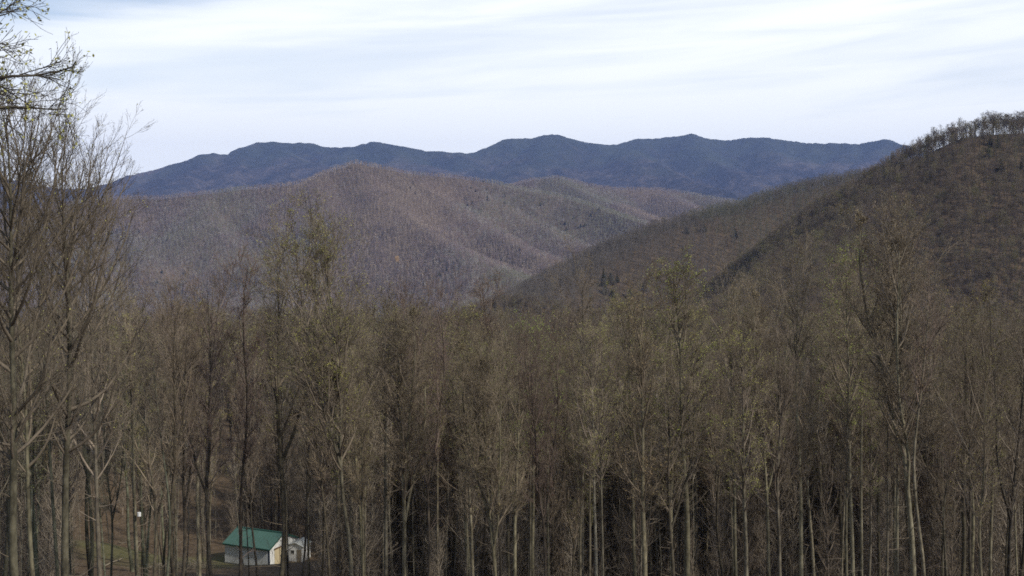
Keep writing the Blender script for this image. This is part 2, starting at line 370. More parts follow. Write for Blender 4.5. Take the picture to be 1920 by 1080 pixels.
# ------------------------------------------------------------------ terrain
def tent(x, y, line, s, rnd_c, cap=None):
    """height of a ridge whose crest follows the 3D polyline; falls off by slope s on both sides"""
    best = np.full(x.shape, -1e9); dist = np.full(x.shape, 1e9)
    for a, b in zip(line[:-1], line[1:]):
        ab = b[:2] - a[:2]; L2 = ab @ ab
        t = np.clip(((x - a[0]) * ab[0] + (y - a[1]) * ab[1]) / L2, 0, 1)
        d = np.hypot(x - a[0] - t * ab[0], y - a[1] - t * ab[1])
        z = a[2] + (b[2] - a[2]) * t - s * (np.sqrt(d * d + rnd_c * rnd_c) - rnd_c)
        m = z > best; best = np.where(m, z, best); dist = np.where(m, d, dist)
    return best, dist
def smax(a, b, k):
    h = np.clip(0.5 + 0.5 * (a - b) / k, 0, 1)
    return b * (1 - h) + a * h + k * h * (1 - h)
def line(pts, dz=0.0): return [pt(*p) + np.array([0, 0, dz]) for p in pts]

R_FAR = line([(-900, 345, 8200), (-400, 318, 8300), (-120, 322, 8300), (0, 332, 8300), (60, 345, 8200), (110, 353, 8100), (160, 353, 8100), (200, 345, 8100), (240, 329, 8100), (290, 318, 8200), (340, 304, 8200), (372, 290, 8200), (400, 286, 8200), (418, 290, 8200), (440, 289, 8200), (480, 268, 8300), (510, 266, 8300), (545, 268, 8300), (580, 267, 8300), (610, 275, 8300), (655, 276, 8300), (678, 270, 8300), (705, 266, 8300), (760, 276, 8200), (800, 284, 8200), (830, 283, 8200), (850, 287, 8200), (880, 288, 8200), (920, 274, 8300), (945, 262, 8300), (960, 260, 8300), (1000, 259, 8400), (1035, 251, 8400), (1065, 260, 8400), (1120, 271, 8500), (1160, 272, 8500), (1190, 262, 8600), (1240, 259, 8600), (1280, 254, 8600), (1295, 249, 8600), (1330, 261, 8600), (1360, 263, 8600), (1400, 258, 8500), (1425, 257, 8500), (1480, 264, 8500), (1530, 271, 8400), (1560, 267, 8400), (1610, 270, 8400), (1640, 264, 8300), (1662, 261, 8300), (1700, 273, 8200), (1760, 290, 8200), (1900, 300, 8200), (2300, 280, 8400), (2900, 310, 8600)])
S_FAR = [line([(1180, 285, 7900), (1235, 308, 7200), (1300, 335, 6500), (1390, 377, 5600), (1450, 400, 5000)]),
         line([(510, 270, 8200), (560, 300, 7600), (640, 330, 6800), (700, 350, 6200)]),
         line([(1040, 256, 8300), (1000, 300, 7600), (960, 335, 6900), (930, 360, 6300)]),
         line([(700, 270, 8200), (800, 310, 7500), (880, 340, 6700)]),
         line([(1430, 262, 8400), (1470, 310, 7600), (1480, 360, 6900)]),
         line([(1300, 255, 8500), (1330, 300, 7800), (1440, 350, 6800)]),
         line([(480, 270, 8300), (450, 310, 7600), (430, 345, 7000)]), line([(655, 276, 8300), (640, 300, 7800), (600, 325, 7200)]), line([(1120, 271, 8500), (1110, 310, 7700), (1160, 350, 6900)]), line([(1195, 262, 8600), (1200, 300, 7900), (1230, 350, 7000)]), line([(860, 287, 8200), (880, 310, 7700)]), line([(1530, 271, 8400), (1500, 300, 7900), (1420, 340, 7100)]), line([(1662, 262, 8300), (1640, 300, 7700), (1600, 330, 7100)]),
         line([(400, 290, 8150), (350, 330, 7300), (330, 360, 6700)]),
         line([(1600, 272, 8350), (1560, 310, 7700), (1540, 350, 7000)])]
TM = -9.0
R_MID = line([(-500, 400, 2900), (-200, 405, 2800), (0, 392, 2700), (100, 382, 2650), (180, 367, 2600), (230, 365, 2600), (300, 366, 2600), (390, 356, 2600), (470, 347, 2600), (540, 341, 2600), (600, 329, 2600), (640, 309, 2600), (668, 299, 2600), (700, 306, 2600), (760, 318, 2650), (850, 327, 2700), (920, 336, 2700), (960, 346, 2650), (1050, 362, 2550), (1120, 384, 2450), (1200, 410, 2300), (1260, 430, 2150), (1330, 460, 2000)], TM)
R_MID2 = line([(900, 362, 3300), (950, 347, 3350), (1000, 333, 3400), (1040, 328, 3400), (1100, 342, 3450), (1160, 352, 3500), (1230, 350, 3550), (1300, 360, 3500), (1360, 371, 3400), (1400, 382, 3300), (1500, 400, 3200), (1700, 430, 3100)], TM)
S_MID = [line([(672, 303, 2590), (712, 350, 2450), (770, 410, 2250), (830, 450, 2100), (885, 474, 1960), (950, 505, 1800), (1010, 535, 1650)], TM),
         line([(545, 345, 2580), (575, 390, 2450), (650, 440, 2250), (740, 490, 2050), (800, 530, 1900)], TM),
         line([(390, 358, 2590), (400, 410, 2400), (460, 470, 2200), (540, 530, 2000)], TM),
         line([(850, 330, 2690), (930, 372, 2550), (1010, 415, 2400), (1080, 450, 2250), (1140, 478, 2100), (1200, 500, 1950)], TM),
         line([(760, 322, 2640), (850, 380, 2480), (930, 430, 2300), (1000, 470, 2100), (1060, 500, 1950)], TM),
         line([(240, 368, 2590), (240, 420, 2400), (280, 480, 2200)], TM),
         line([(1040, 331, 3390), (1110, 362, 3150), (1190, 392, 2900), (1270, 415, 2700)], TM),
         line([(1230, 353, 3540), (1290, 380, 3200), (1330, 400, 3000)], TM)]
TB = -10.0
R_B = line([(960, 565, 800), (1000, 547, 850), (1060, 520, 900), (1130, 483, 960), (1200, 440, 1020), (1260, 412, 1060), (1340, 389, 1100), (1400, 378, 1130), (1500, 344, 1180), (1560, 330, 1200), (1620, 321, 1220), (1680, 314, 1250), (1740, 300, 1280), (1850, 285, 1300), (2100, 270, 1350), (2600, 280, 1400)], TB)
R_A = line([(1240, 690, 400), (1330, 645, 450), (1420, 590, 510), (1510, 520, 570), (1580, 462, 630), (1640, 400, 680), (1690, 345, 715), (1725, 308, 735), (1755, 290, 740), (1780, 278, 740), (1800, 267, 740), (1820, 257, 740), (1850, 253, 740), (1920, 250, 740), (2000, 235, 740), (2200, 200, 740), (2700, 180, 760)])
SHED = tuple(pt(505, 1067, 130.0))
def gz_near(x, y):
    """the slope below the camera, the small clearing with the shed, the floor beyond"""
    yy = np.maximum(y, -60)
    d = 6.5 + 0.26 * yy
    f = np.interp(y, [0, 118, 136, 150, 172, 240, 400, 700, 1000, 1400, 2000, 6000], [0, 0, 41.6, 41.8, 39.5, 40, 52, 84, 124, 170, 185, 185])
    k = 1 / (1 + np.exp(np.clip(-(y - 134) / 4.0, -50, 50)))
    d = d * (1 - k) + f * k
    d = np.where(y < -60, 6.5 - 15.6 + (y + 60) * 0.1, d)
    sx, sy, _z = SHED; q = np.exp(-(((x - sx + 1) / 16.0) ** 2 + ((y - sy - 2) / 9.0) ** 2) ** 2)
    z = CZ - d + 1.2 * fbm(x / 22.0, y / 22.0, 3, 4) * np.clip((np.hypot(x, y) - 6) / 20, 0, 1)
    return z * (1 - q) + q * (_z - 0.1)
def gz(x, y):
    x = np.asarray(x, float); y = np.asarray(y, float)
    z = gz_near(x, y)
    zb, db = tent(x, y, R_B, 0.56, 26); zb = zb + ridged(x / 110 + 3 + y / 400, y / 300, 8, 3) * np.minimum(db * 0.12, 22) - np.minimum(db * 0.06, 11)
    za, da = tent(x, y, R_A, 0.74, 14); za = za + (ridged(x / 60, y / 200, 21, 3) - 0.5) * np.minimum(da * 0.20, 14)
    far = np.clip((y - 190) / 120, 0, 1)
    z = np.where(far > 0, smax(smax(z, zb * far + (1 - far) * -200, 6), za * far + (1 - far) * -200, 22), z)
    return z
def mz(x, y):
    z, d = tent(x, y, R_MID, 0.54, 14)
    z2, d2 = tent(x, y, R_MID2, 0.45, 15); d = np.where(z2 > z, d2, d); z = np.maximum(z, z2)
    for s in S_MID:
        zs, ds = tent(x, y, s, 0.46, 16); d = np.minimum(d, ds + 10); z = smax(z, zs, 6)
    g = (ridged(x / 190 + 0.3 * fbm(x / 100, y / 100, 5), y / 260, 31, 4) - 0.55)
    return z + g * np.minimum(d * 0.42, 50) + fbm(x / 40, y / 40, 9, 2) * np.minimum(d * 0.1, 6)
def fz(x, y):
    z, d = tent(x, y, R_FAR, 0.72, 10)
    for s in S_FAR:
        zs, ds = tent(x, y, s, 0.45, 30); d = np.minimum(d, ds + 90); z = smax(z, zs, 25)
    g = (ridged(x / 600 + 0.4 * fbm(x / 300, y / 300, 15), y / 700, 61, 4) - 0.55)
    return z + g * np.minimum(d * 0.7, 260) + fbm(x / 110, y / 110, 19, 3) * np.minimum(10 + d * 0.08, 34) + fbm(x / 34, y / 34, 29, 2) * 15
def polar(name, us, ys, zf, mat, base=None):
    """grid over pixel columns us (as x/y ratios) and forward distances ys"""
    U, YY = np.meshgrid(us, ys, indexing='ij'); XX = U * YY
    Z = zf(XX, YY)
    if base is not None: Z = np.maximum(Z, base)
    V = np.stack([XX, YY, Z], -1).reshape(-1, 3); a, b = U.shape
    I = np.arange(a * b).reshape(a, b)
    Q = np.stack([I[:-1, :-1], I[1:, :-1], I[1:, 1:], I[:-1, 1:]], -1).reshape(-1, 4)
    return link(name, mesh_from(name, V, [Q], [mat]))

# ground materials
m, t, b = new_mat('leaf_litter_ground')
geo = t.nodes.new('ShaderNodeNewGeometry'); pos = geo.outputs['Position']; ps = t.nodes.new('ShaderNodeSeparateXYZ'); t.links.new(pos, ps.inputs[0])
litter = ramp(t, noise(t, 1.3, 6, pos, 0.75), [(0.3, (0.05, 0.035, 0.022)), (0.5, (0.10, 0.07, 0.042)), (0.72, (0.17, 0.125, 0.08))])
grass = ramp(t, noise(t, 2.2, 6, pos, 0.8), [(0.3, (0.055, 0.055, 0.022)), (0.55, (0.115, 0.105, 0.045)), (0.75, (0.17, 0.135, 0.07))])
# mown grass round the shed, breaking up into leaf litter at its edge
gy = mathn(t, 'ABSOLUTE', mathn(t, 'SUBTRACT', ps.outputs[1], 127.0)); gx = mathn(t, 'ABSOLUTE', mathn(t, 'ADD', ps.outputs[0], 36.0))
gd = mathn(t, 'ADD', mathn(t, 'DIVIDE', gy, 12.0), mathn(t, 'DIVIDE', gx, 22.0))
gd = mathn(t, 'ADD', gd, mathn(t, 'MULTIPLY', noise(t, 0.25, 5, pos, 0.7), 1.2))
gm = t.nodes.new('ShaderNodeMapRange'); t.links.new(gd, gm.inputs['Value']); gm.inputs['From Min'].default_value = 1.25; gm.inputs['From Max'].default_value = 1.75
gm.inputs['To Min'].default_value = 1; gm.inputs['To Max'].default_value = 0
t.links.new(mixc(t, gm.outputs[0], litter, grass), b.inputs['Base Color']); bump(t, b, noise(t, 4.0, 6, pos, 0.7), 0.6, 0.15)
M['ground'] = m
def hill_mat(name, c0, c1, c2, sc1, sc2, bd, green=None):
    m, t, b = new_mat(name)
    geo = t.nodes.new('ShaderNodeNewGeometry'); pos = geo.outputs['Position']
    f = mathn(t, 'ADD', mathn(t, 'MULTIPLY', noise(t, sc1, 6, pos, 0.65), 0.55), mathn(t, 'MULTIPLY', noise(t, sc2, 3, pos, 0.8), 0.45))
    c = ramp(t, f, [(0.41, c0), (0.5, c1), (0.60, c2)])
    if green:
        zz = t.nodes.new('ShaderNodeSeparateXYZ'); t.links.new(pos, zz.inputs[0])
        h = mathn(t, 'ADD', zz.outputs[2], mathn(t, 'MULTIPLY', mathn(t, 'SUBTRACT', noise(t, 0.0016, 5, pos, 0.6), 0.5), 900))
        k = t.nodes.new('ShaderNodeMapRange'); t.links.new(h, k.inputs['Value']); k.inputs['From Min'].default_value = green[0]; k.inputs['From Max'].default_value = green[1]
        gcol = ramp(t, f, [(0.38, (0.012, 0.018, 0.013)), (0.6, (0.04, 0.048, 0.03))])
        c = mixc(t, k.outputs[0], c, gcol)
    t.links.new(c, b.inputs['Base Color']); bump(t, b, noise(t, sc2, 4, pos, 0.8), 1.0, bd)
    return m
M['mid_hill'] = hill_mat('mid_mountain_floor', (0.06, 0.045, 0.035), (0.10, 0.075, 0.055), (0.15, 0.11, 0.08), 0.004, 0.12, 3)
M['far_hill'] = hill_mat('far_mountain_woodland', (0.010, 0.010, 0.010), (0.038, 0.031, 0.028), (0.105, 0.083, 0.07), 0.003, 0.018, 34, green=(440, 640))

# the ground: one sheet out to the horizon, fine where the camera looks
us = np.concatenate([np.linspace(-0.62, 0.62, 420)])
ys = np.concatenate([np.linspace(1.5, 12, 10), np.linspace(13, 260, 190), np.linspace(264, 1500, 240), np.linspace(1550, 14000, 40)])
th = np.concatenate([np.linspace(-math.pi, -0.62, 60), np.arctan(np.linspace(-0.7, 0.7, 440)), np.linspace(0.62, math.pi, 60)])
rr = np.concatenate([[0.0], np.linspace(3, 260, 200), np.linspace(264, 1450, 240), np.geomspace(1500, 10800, 36)])
TT, RR_ = np.meshgrid(th, rr, indexing='ij'); XX = np.sin(TT) * RR_; YY = np.cos(TT) * RR_
ZZ = gz(XX, YY); ZZ = np.where(YY < -60, CZ + 9 + 0.0 * ZZ, ZZ) if False else ZZ
V = np.stack([XX, YY, ZZ], -1).reshape(-1, 3); a_, b_ = TT.shape; I = np.arange(a_ * b_).reshape(a_, b_)
Q = np.stack([I[:-1, :-1], I[:-1, 1:], I[1:, 1:], I[1:, :-1]], -1).reshape(-1, 4)
tag(link('ground', mesh_from('ground', V, [Q], [M['ground']])), kind='structure')
mus = np.linspace(-0.66, 0.66, 640)
tag(polar('middle_mountain', mus, np.linspace(1350, 4100, 260), mz, M['mid_hill'], CZ - 235), kind='structure')
tag(polar('far_mountain', np.linspace(-0.7, 0.7, 900), np.linspace(4300, 9600, 240), fz, M['far_hill'], CZ - 235), kind='structure')

# ------------------------------------------------------------------ woods that nobody could count: scattered on the hillsides
def scatter_group():
    ng = bpy.data.node_groups.new('scatter', 'GeometryNodeTree'); ng.is_modifier = True
    ng.interface.new_socket('Geometry', in_out='INPUT', socket_type='NodeSocketGeometry')
    ng.interface.new_socket('Kinds', in_out='INPUT', socket_type='NodeSocketCollection')
    ng.interface.new_socket('Geometry', in_out='OUTPUT', socket_type='NodeSocketGeometry')
    n = ng.nodes.new; l = ng.links.new
    gi = n('NodeGroupInput'); go = n('NodeGroupOutput'); ip = n('GeometryNodeInstanceOnPoints'); ci = n('GeometryNodeCollectionInfo')
    ci.inputs['Separate Children'].default_value = True; ci.inputs['Reset Children'].default_value = True
    ip.inputs['Pick Instance'].default_value = True
    l(gi.outputs[0], ip.inputs['Points']); l(gi.outputs[1], ci.inputs['Collection']); l(ci.outputs[0], ip.inputs['Instance'])
    for nm, ty, sk in (('kind_index', 'INT', 'Instance Index'), ('turn', 'FLOAT_VECTOR', 'Rotation'), ('size', 'FLOAT_VECTOR', 'Scale')):
        a = n('GeometryNodeInputNamedAttribute'); a.data_type = ty; a.inputs['Name'].default_value = nm; l(a.outputs[0], ip.inputs[sk])
    l(ip.outputs[0], go.inputs[0]); return ng
SG = scatter_group()
def scatter(name, pts, kinds, turn, size, col, label, cat):
    me = bpy.data.meshes.new(name); me.vertices.add(len(pts)); me.vertices.foreach_set('co', np.asarray(pts, np.float32).ravel())
    a = me.attributes.new('kind_index', 'INT', 'POINT'); a.data.foreach_set('value', np.asarray(kinds, np.int32))
    a = me.attributes.new('turn', 'FLOAT_VECTOR', 'POINT'); a.data.foreach_set('vector', np.asarray(turn, np.float32).ravel())
    a = me.attributes.new('size', 'FLOAT_VECTOR', 'POINT'); a.data.foreach_set('vector', np.asarray(size, np.float32).ravel())
    o = link(name, me); md = o.modifiers.new('scatter', 'NODES'); md.node_group = SG
    md[[i.identifier for i in SG.interface.items_tree if i.name == 'Kinds'][0]] = col
    return tag(o, label, cat, kind='stuff')
def visible(x, y, z, zf, H, margin=0.006, y0=150):
    """keep what is not far behind a nearer crest"""
    keep = np.ones(len(x), bool); el = (z + H - CZ) / y
    for s in np.linspace(0.3, 0.97, 26):
        yy = y * s; ok = yy > y0
        e = np.where(ok, (zf(x * s, yy) - CZ) / np.maximum(yy, 1), -9)
        keep &= ~(e > el + margin)
    return keep
def cloud_pts(ylo, yhi, ulo, uhi, spacing, zf):
    dx = spacing; xs = np.arange(ulo * yhi if ulo < 0 else 0, uhi * yhi, dx); ysx = np.arange(ylo, yhi, dx)
    A, B = np.meshgrid(xs, ysx); A = (A + rng.uniform(-.45, .45, A.shape) * dx).ravel(); B = (B + rng.uniform(-.45, .45, B.shape) * dx).ravel()
    k = (A > ulo * B) & (A < uhi * B); A = A[k]; B = B[k]; return A, B, zf(A, B)

colN = bpy.data.collections.new('wood kinds'); nm = [M['bark_pale'], M['near_twig'], M['leaf_brown']]; nm2 = [M['bark_dark'], M['near_twig'], M['leaf_yellow']]
mid_kw = dict(n1=22, n2=6, n3=5, n4=0, twig_r=0.014, leaf_size=0.10)
for i, (sd_, kw) in enumerate([(51, dict(crown0=0.5, spread=3.2, angle=0.65, leaf=0.2)), (52, dict(crown0=0.42, spread=3.9, angle=0.85, leaf=0.0, shape='round')), (53, dict(crown0=0.45, spread=3.4, angle=0.7, fork=2, leaf=0.12)), (54, dict(crown0=0.55, spread=2.7, angle=0.6, leaf=0.3)), (55, dict(crown0=0.4, spread=4.2, angle=0.9, leaf=0.0, fork=1))]):
    k = dict(mid_kw); k.update(kw); combined('a_wood_%d' % i, None, dict(seed=sd_, **k), colN, nm if i % 2 else nm2)
colF = bpy.data.collections.new('far wood kinds')
far_kw = dict(n1=13, n2=5, n3=4, n4=0, twig_r=0.045, stubs=0, trunk_r=0.22)
for i, (sd_, kw) in enumerate([(61, dict(crown0=0.35, spread=4.4, angle=0.9, shape='round')), (62, dict(crown0=0.4, spread=4.0, angle=0.75)), (63, dict(crown0=0.3, spread=4.8, angle=1.0, shape='round')), (64, dict(crown0=0.45, spread=3.6, angle=0.7))]):
    k = dict(far_kw); k.update(kw); combined('b_wood_%d' % i, None, dict(seed=sd_, **k), colF, [M[('far_tan', 'far_purple', 'far_grey', 'far_green')[i]]] * 2 + [M['leaf_brown']])
colB = bpy.data.collections.new('back ridge kinds'); colU = bpy.data.collections.new('understorey kinds')
for i, (sd_, mt) in enumerate([(71, 'back_green'), (72, 'near_twig'), (73, 'back_grey'), (74, 'back_grey')]):
    combined('d_wood_%d' % i, None, dict(seed=sd_, n1=16, n2=5, n3=5, n4=0, twig_r=0.024, stubs=0, crown0=0.34, spread=4.2, angle=.8, shape='round'), colB, [M['bark_pale'], M[mt], M['leaf_brown']])
for i, sd_ in enumerate((81, 82, 83)):
    combined('e_wood_%d' % i, None, dict(seed=sd_, n1=44, n2=6, n3=5, n4=0, twig_r=0.016, stubs=0, crown0=0.08, spread=4.6, angle=.75, leaf=0.05 * i, leaf_size=.1, shape='round', wob=.15), colU, [M['sapling'], M['sapling'], M['leaf_brown']])
colP = bpy.data.collections.new('pole kinds')
for i, sd_ in enumerate((91, 92, 93, 94)):
    combined('g_wood_%d' % i, None, dict(seed=sd_, n1=12, n2=5, n3=4, n4=0, twig_r=0.014, stubs=9, crown0=0.5 + .05 * i, spread=2.2, angle=.5, trunk_r=0.09, wob=.09, leaf=.1, leaf_size=.08), colP, [M['bark_dark' if i == 2 else 'bark_pale'], M['sapling'], M['leaf_brown']])
def conifer(seed, h=18.0):
    g = np.random.default_rng(seed); n = 260
    z = g.uniform(0.12, 1, n) * h; r = (1 - z / h) * h * 0.24 + 0.3; a = g.uniform(0, 6.28, n)
    o = np.stack([np.cos(a), np.sin(a), np.zeros(n)], 1); c = np.stack([np.zeros(n), np.zeros(n), z], 1)
    tip = c + o * r[:, None] * g.uniform(0.75, 1.15, (n, 1)) - np.array([0, 0, 1]) * (0.25 * r)[:, None]
    sdv = np.stack([-np.sin(a), np.cos(a), np.zeros(n)], 1) * (0.28 * r[:, None] + 0.15)
    mid = (c + tip) / 2 + np.array([0, 0, 0.25])
    V = np.stack([c, mid + sdv, tip, mid - sdv], 1).reshape(-1, 3)
    return V, np.arange(4 * n).reshape(n, 4)
for col, nmx in ((colF, 'f_evergreen'), (colN, 'f_evergreen_near'), (colB, 'f_evergreen_back')):
    V, Q = conifer(5); tP = np.zeros((1, 4, 3)); tP[0, :, 2] = np.linspace(0, 18, 4); tv, tq = tubes(tP, np.array([[0.2, 0.15, 0.1, 0.02]]), 5)
    link(nmx, mesh_from(nmx, np.concatenate([tv, V]), [tq, Q + len(tv)], [M['bark_dark'], M['conifer']], [0, 1], False), None, col)

def wood(name, ylo, yhi, ulo, uhi, spacing, zf, col, nk, hs, label, green=0.03, y0=150, gscale=120.0, cond=None, wide=1.0):
    x, y, z = cloud_pts(ylo, yhi, ulo, uhi, spacing, zf)
    k = visible(x, y, z, zf, 12, y0=y0) & (z > CZ - 230)
    if cond is not None: k &= cond(x, y, z)
    x, y, z = x[k], y[k], z[k]; n = len(x)
    kn = fbm(x / gscale / 1.4, y / gscale / 2.2, 91, 4) * 2.2 + 0.5 + rng.normal(0, 0.16, n)
    kind = np.clip((kn * nk).astype(int), 0, nk - 1)
    gnz = fbm(x / gscale, y / gscale, 77, 4) + rng.normal(0, 0.12, n)
    kind = np.where(gnz > np.quantile(gnz, 1 - green), nk, kind)
    s = rng.uniform(hs[0], hs[1], n) / TH
    s = np.where(kind == nk, s * 0.9, s)
    sz = np.stack([s * rng.uniform(1.0, 1.5, n) * wide] * 2 + [s], 1)
    tn = np.stack([rng.normal(0, 0.04, n), rng.normal(0, 0.04, n), rng.uniform(0, 6.28, n)], 1)
    print(name, n)
    return scatter(name, np.stack([x, y, z - 0.2], 1), kind, tn, sz, col, label, 'woodland')
both = lambda x, y: np.maximum(mz(x, y), gz_near(x, y))
wood('mountain_woodland', 1400, 3650, -0.56, 0.56, 6.4, both, colF, 4, (7, 12), 'leafless brown woodland covering the middle mountain in front of the blue range', 0.002, y0=1380, gscale=160, wide=1.9)
wood('back_ridge_woodland', 820, 1420, -0.56, 0.60, 4.8, gz, colB, 4, (10, 16), 'hazy grey green woodland on the ridge behind the dark one at the right', 0.01, y0=230, gscale=90, wide=1.6)
wood('ridge_woodland', 300, 820, -0.56, 0.60, 3.9, gz, colN, 5, (10, 17), 'leafless dark brown woodland on the nearest ridge at the right', 0.004, y0=230, gscale=80, wide=1.25,
     cond=lambda x, y, z: ~((y > 690) & (y < 800) & (x / y > 0.352) & (x / y < 0.43) & (np.abs(tent(x, y, R_A, 0.74, 14)[1]) < 8)))
wood('valley_woodland', 150, 330, -0.58, 0.58, 5.4, gz, colN, 5, (16, 25), 'dense leafless wood on the valley floor behind the shed and the foreground trees', 0.03, y0=5000, gscale=30,
     cond=lambda x, y, z: ~((y < 166) & (x / y > -0.40) & (x / y < -0.262)))

# ------------------------------------------------------------------ the trees one can count
ALL = []
def tree(key, bx, tx, ty, Y, name, label, cat, group=None, tone=(1, 1, 1), leaf_tone=None, H=None, wide=1.0, turn=None, by=1080):
    d = TEMPL[key]
    b = pt(bx, by, Y); z = float(gz(b[0], b[1])); top = pt(tx, ty, Y)
    h = top[2] - z if H is None else H
    lean = math.atan2(top[0] - b[0], h) if H is None else rnd.uniform(-0.03, 0.03)
    r = bpy.data.objects.new(name, None); sc.collection.objects.link(r)
    r.empty_display_size = 0.3
    r.location = (b[0] if H is None else b[0], Y, z - 0.15)
    s = h / TH
    r.scale = (s * wide, s * wide, s)
    r.rotation_euler = (Matrix.Rotation(lean, 3, 'Y') @ Matrix.Rotation(rnd.uniform(0, 6.28) if turn is None else turn, 3, 'Z')).to_euler()
    tag(r, label, cat, group)
    tr = link('trunk', d['trunk'], r); br = link('branches', d['branches'], r)
    tr.color = (*tone, 1); br.color = (*[0.4 + 0.6 * c for c in tone], 1)
    if d['lf']:
        lf = link('leaves', d['lf'], br); lf.color = (*(leaf_tone or (1, 1, 1)), 1)
    ALL.append(r); return r

heroes = [
 ('edge', 34, 42, 128, 38, 'tall_tree', 'tallest bare tree at the left edge with twigs spread against the sky', 1.0, (.62, .62, .56)),
 ('edge', 118, 132, 215, 46, 'tall_tree', 'tall fine-twigged tree just right of the tallest tree at the left edge', 1.0, (.6, .6, .55)),
 ('overhang', -150, -150, -440, 22, 'overhanging_tree', 'leafy boughs reaching into the top left corner from outside the picture', 0.9, (.9, .9, .9)),
 ('broad1', 200, 152, 318, 50, 'bare_tree', 'thick lichen-grey trunk leaning left beside the open brown bank', 0.8, (1.8, 1.8, 1.8)),
 ('broad3', 66, 20, 300, 44, 'bare_tree', 'bare tree close beside the tallest tree at the left edge', 0.8, (.8, .8, .7)),
 ('slim1', 262, 238, 480, 55, 'bare_tree', 'slim pale trunk with a white marker on it above the brown bank', 1.0, (1.1, 1.1, 1.0)),
 ('slim3', 287, 268, 510, 58, 'bare_tree', 'slim trunk just right of the one carrying a white marker', 1.0, (1.3, 1.3, 1.2)),
 ('broad2', 408, 375, 488, 62, 'bare_tree', 'dark double-stemmed tree standing left of the green-roofed shed', 0.95, (1, 1, 1)),
 ('slim2', 444, 458, 400, 63, 'bare_tree', 'dark thin trunk crossing the left part of the green shed roof', 1.1, (.8, .75, .75)),
 ('slim3', 484, 470, 560, 75, 'bare_tree', 'thin dark trunk crossing the middle of the white shed wall', .8, (.8, .8, .8)),
 ('slim2', 467, 452, 620, 80, 'sapling', 'thinnest dark stem in front of the green shed roof', .6, (.8, .8, .8)),
 ('broad4', 560, 572, 600, 76, 'bare_tree', 'dark low-limbed tree standing in front of the small pale outbuilding', .7, (.8, .8, .8)),
 ('slim3', 540, 530, 560, 84, 'bare_tree', 'thin stem between the green-roofed shed and the small pale outbuilding', .6, (.9, .9, .8)),
 ('slim4', 578, 582, 640, 82, 'bare_tree', 'slim trunk crossing the right side of the small pale outbuilding', .7, (.9, .9, .8)),
 ('poplar3', 516, 538, 392, 66, 'budding_tree', 'forked dark tree hiding the right end of the green-roofed shed', 1.2, (1.2, 1.2, 1.1)),
 ('fan', 652, 596, 384, 58, 'budding_tree', 'tall pale-barked tree with a wide fan crown left of centre', 1.1, (.95, .95, .9)),
 ('slim1', 722, 704, 500, 64, 'budding_tree', 'slender tree right of the wide fan-crowned tree', 1.2, (.8, .8, .8)),
 ('broad2', 800, 788, 500, 62, 'bare_tree', 'dark bare tree with steep limbs midway between the fan-crowned tree and picture centre', .7, (1, .95, .95)),
 ('slim2', 905, 902, 452, 72, 'budding_tree', 'thin tree whose tip stands alone against the middle mountain just left of centre', 1.2, (.9, .85, .8)),
 ('poplar2', 1092, 1086, 440, 70, 'budding_tree', 'reddish tree whose narrow tip rises beside the notch of the valley', .8, (1, 1, 1)),
 ('broad2', 1020, 1000, 590, 52, 'bare_tree', 'dark bare tree with fanned limbs near the picture centre', .75, (.8, .75, .75)),
 ('poplar1', 1118, 1104, 560, 60, 'budding_tree', 'bright white-barked trunk near centre bottom', .9, (1.5, 1.5, 1.5)),
 ('poplar1', 1292, 1266, 436, 62, 'budding_tree', 'broad yellow-green crown standing over the foot of the right ridge', 1.3, (.8, .8, .7)),
 ('poplar2', 1382, 1366, 476, 64, 'budding_tree', 'pale straight trunk right of the broad yellow-green crown', .9, (1, 1, .9)),
 ('poplar2', 1506, 1500, 428, 56, 'budding_tree', 'very straight cream trunk with a narrow brown crown right of centre', .95, (1.3, 1.3, 1.15)),
 ('poplar1', 1600, 1580, 412, 60, 'budding_tree', 'tree with a yellow-green tip between the straight cream trunk and the wide brown crown', .9, (1.1, 1.1, 1)),
 ('slim1', 1618, 1612, 480, 61, 'budding_tree', 'pale slim tree close beside the one with a yellow-green tip at right', .9, (1.2, 1.2, 1.1)),
 ('poplar4', 1716, 1710, 372, 52, 'budding_tree', 'wide brown-budded crown on many pale stems, tallest at right', 1.1, (1.1, 1.1, 1.0)),
 ('poplar3', 1800, 1815, 520, 60, 'budding_tree', 'tree with ochre yellow leaves right of the wide brown crown', 1.1, (.9, .9, .8)),
 ('slim3', 1892, 1900, 480, 55, 'bare_tree', 'dark trunk with pale twigs at the right edge', 1.1, (.8, .8, .8)),
 ('poplar1', 1000, 1005, 560, 74, 'budding_tree', 'rounded crown with the brightest spring green at the valley notch', 1.1, (.8, .8, .7)),
 ('poplar1', 880, 866, 530, 70, 'budding_tree', 'olive-tinted crown left of the brightest spring green crown', 1.1, (.9, .9, .8)),
 ('poplar1', 1195, 1180, 505, 66, 'budding_tree', 'olive crown left of the broad yellow-green crown', 1.0, (.9, .9, .8)),
 ('poplar4', 1445, 1436, 520, 70, 'budding_tree', 'brown-budded crown left of the very straight cream trunk', .9, (1, 1, .9)),
]
LT = {'brightest': (1.0, 1.35, .8), 'broad yellow-green crown standing': (.9, 1.0, .7), 'ochre': (1.15, 1.0, .6), 'yellow-green tip': (1.0, 1.2, .8), 'fan crown': (.85, .85, .7)}
for key, bx, tx, ty, Y, nm_, lb, wd, tone in heroes:
    lt = next((v for k, v in LT.items() if k in lb and not lb.startswith(('olive', 'pale', 'slender', 'very'))), (1, 1, 1))
    tree(key, bx, tx, ty, Y, nm_, lb, 'tree', None, tone, lt, wide=wd)

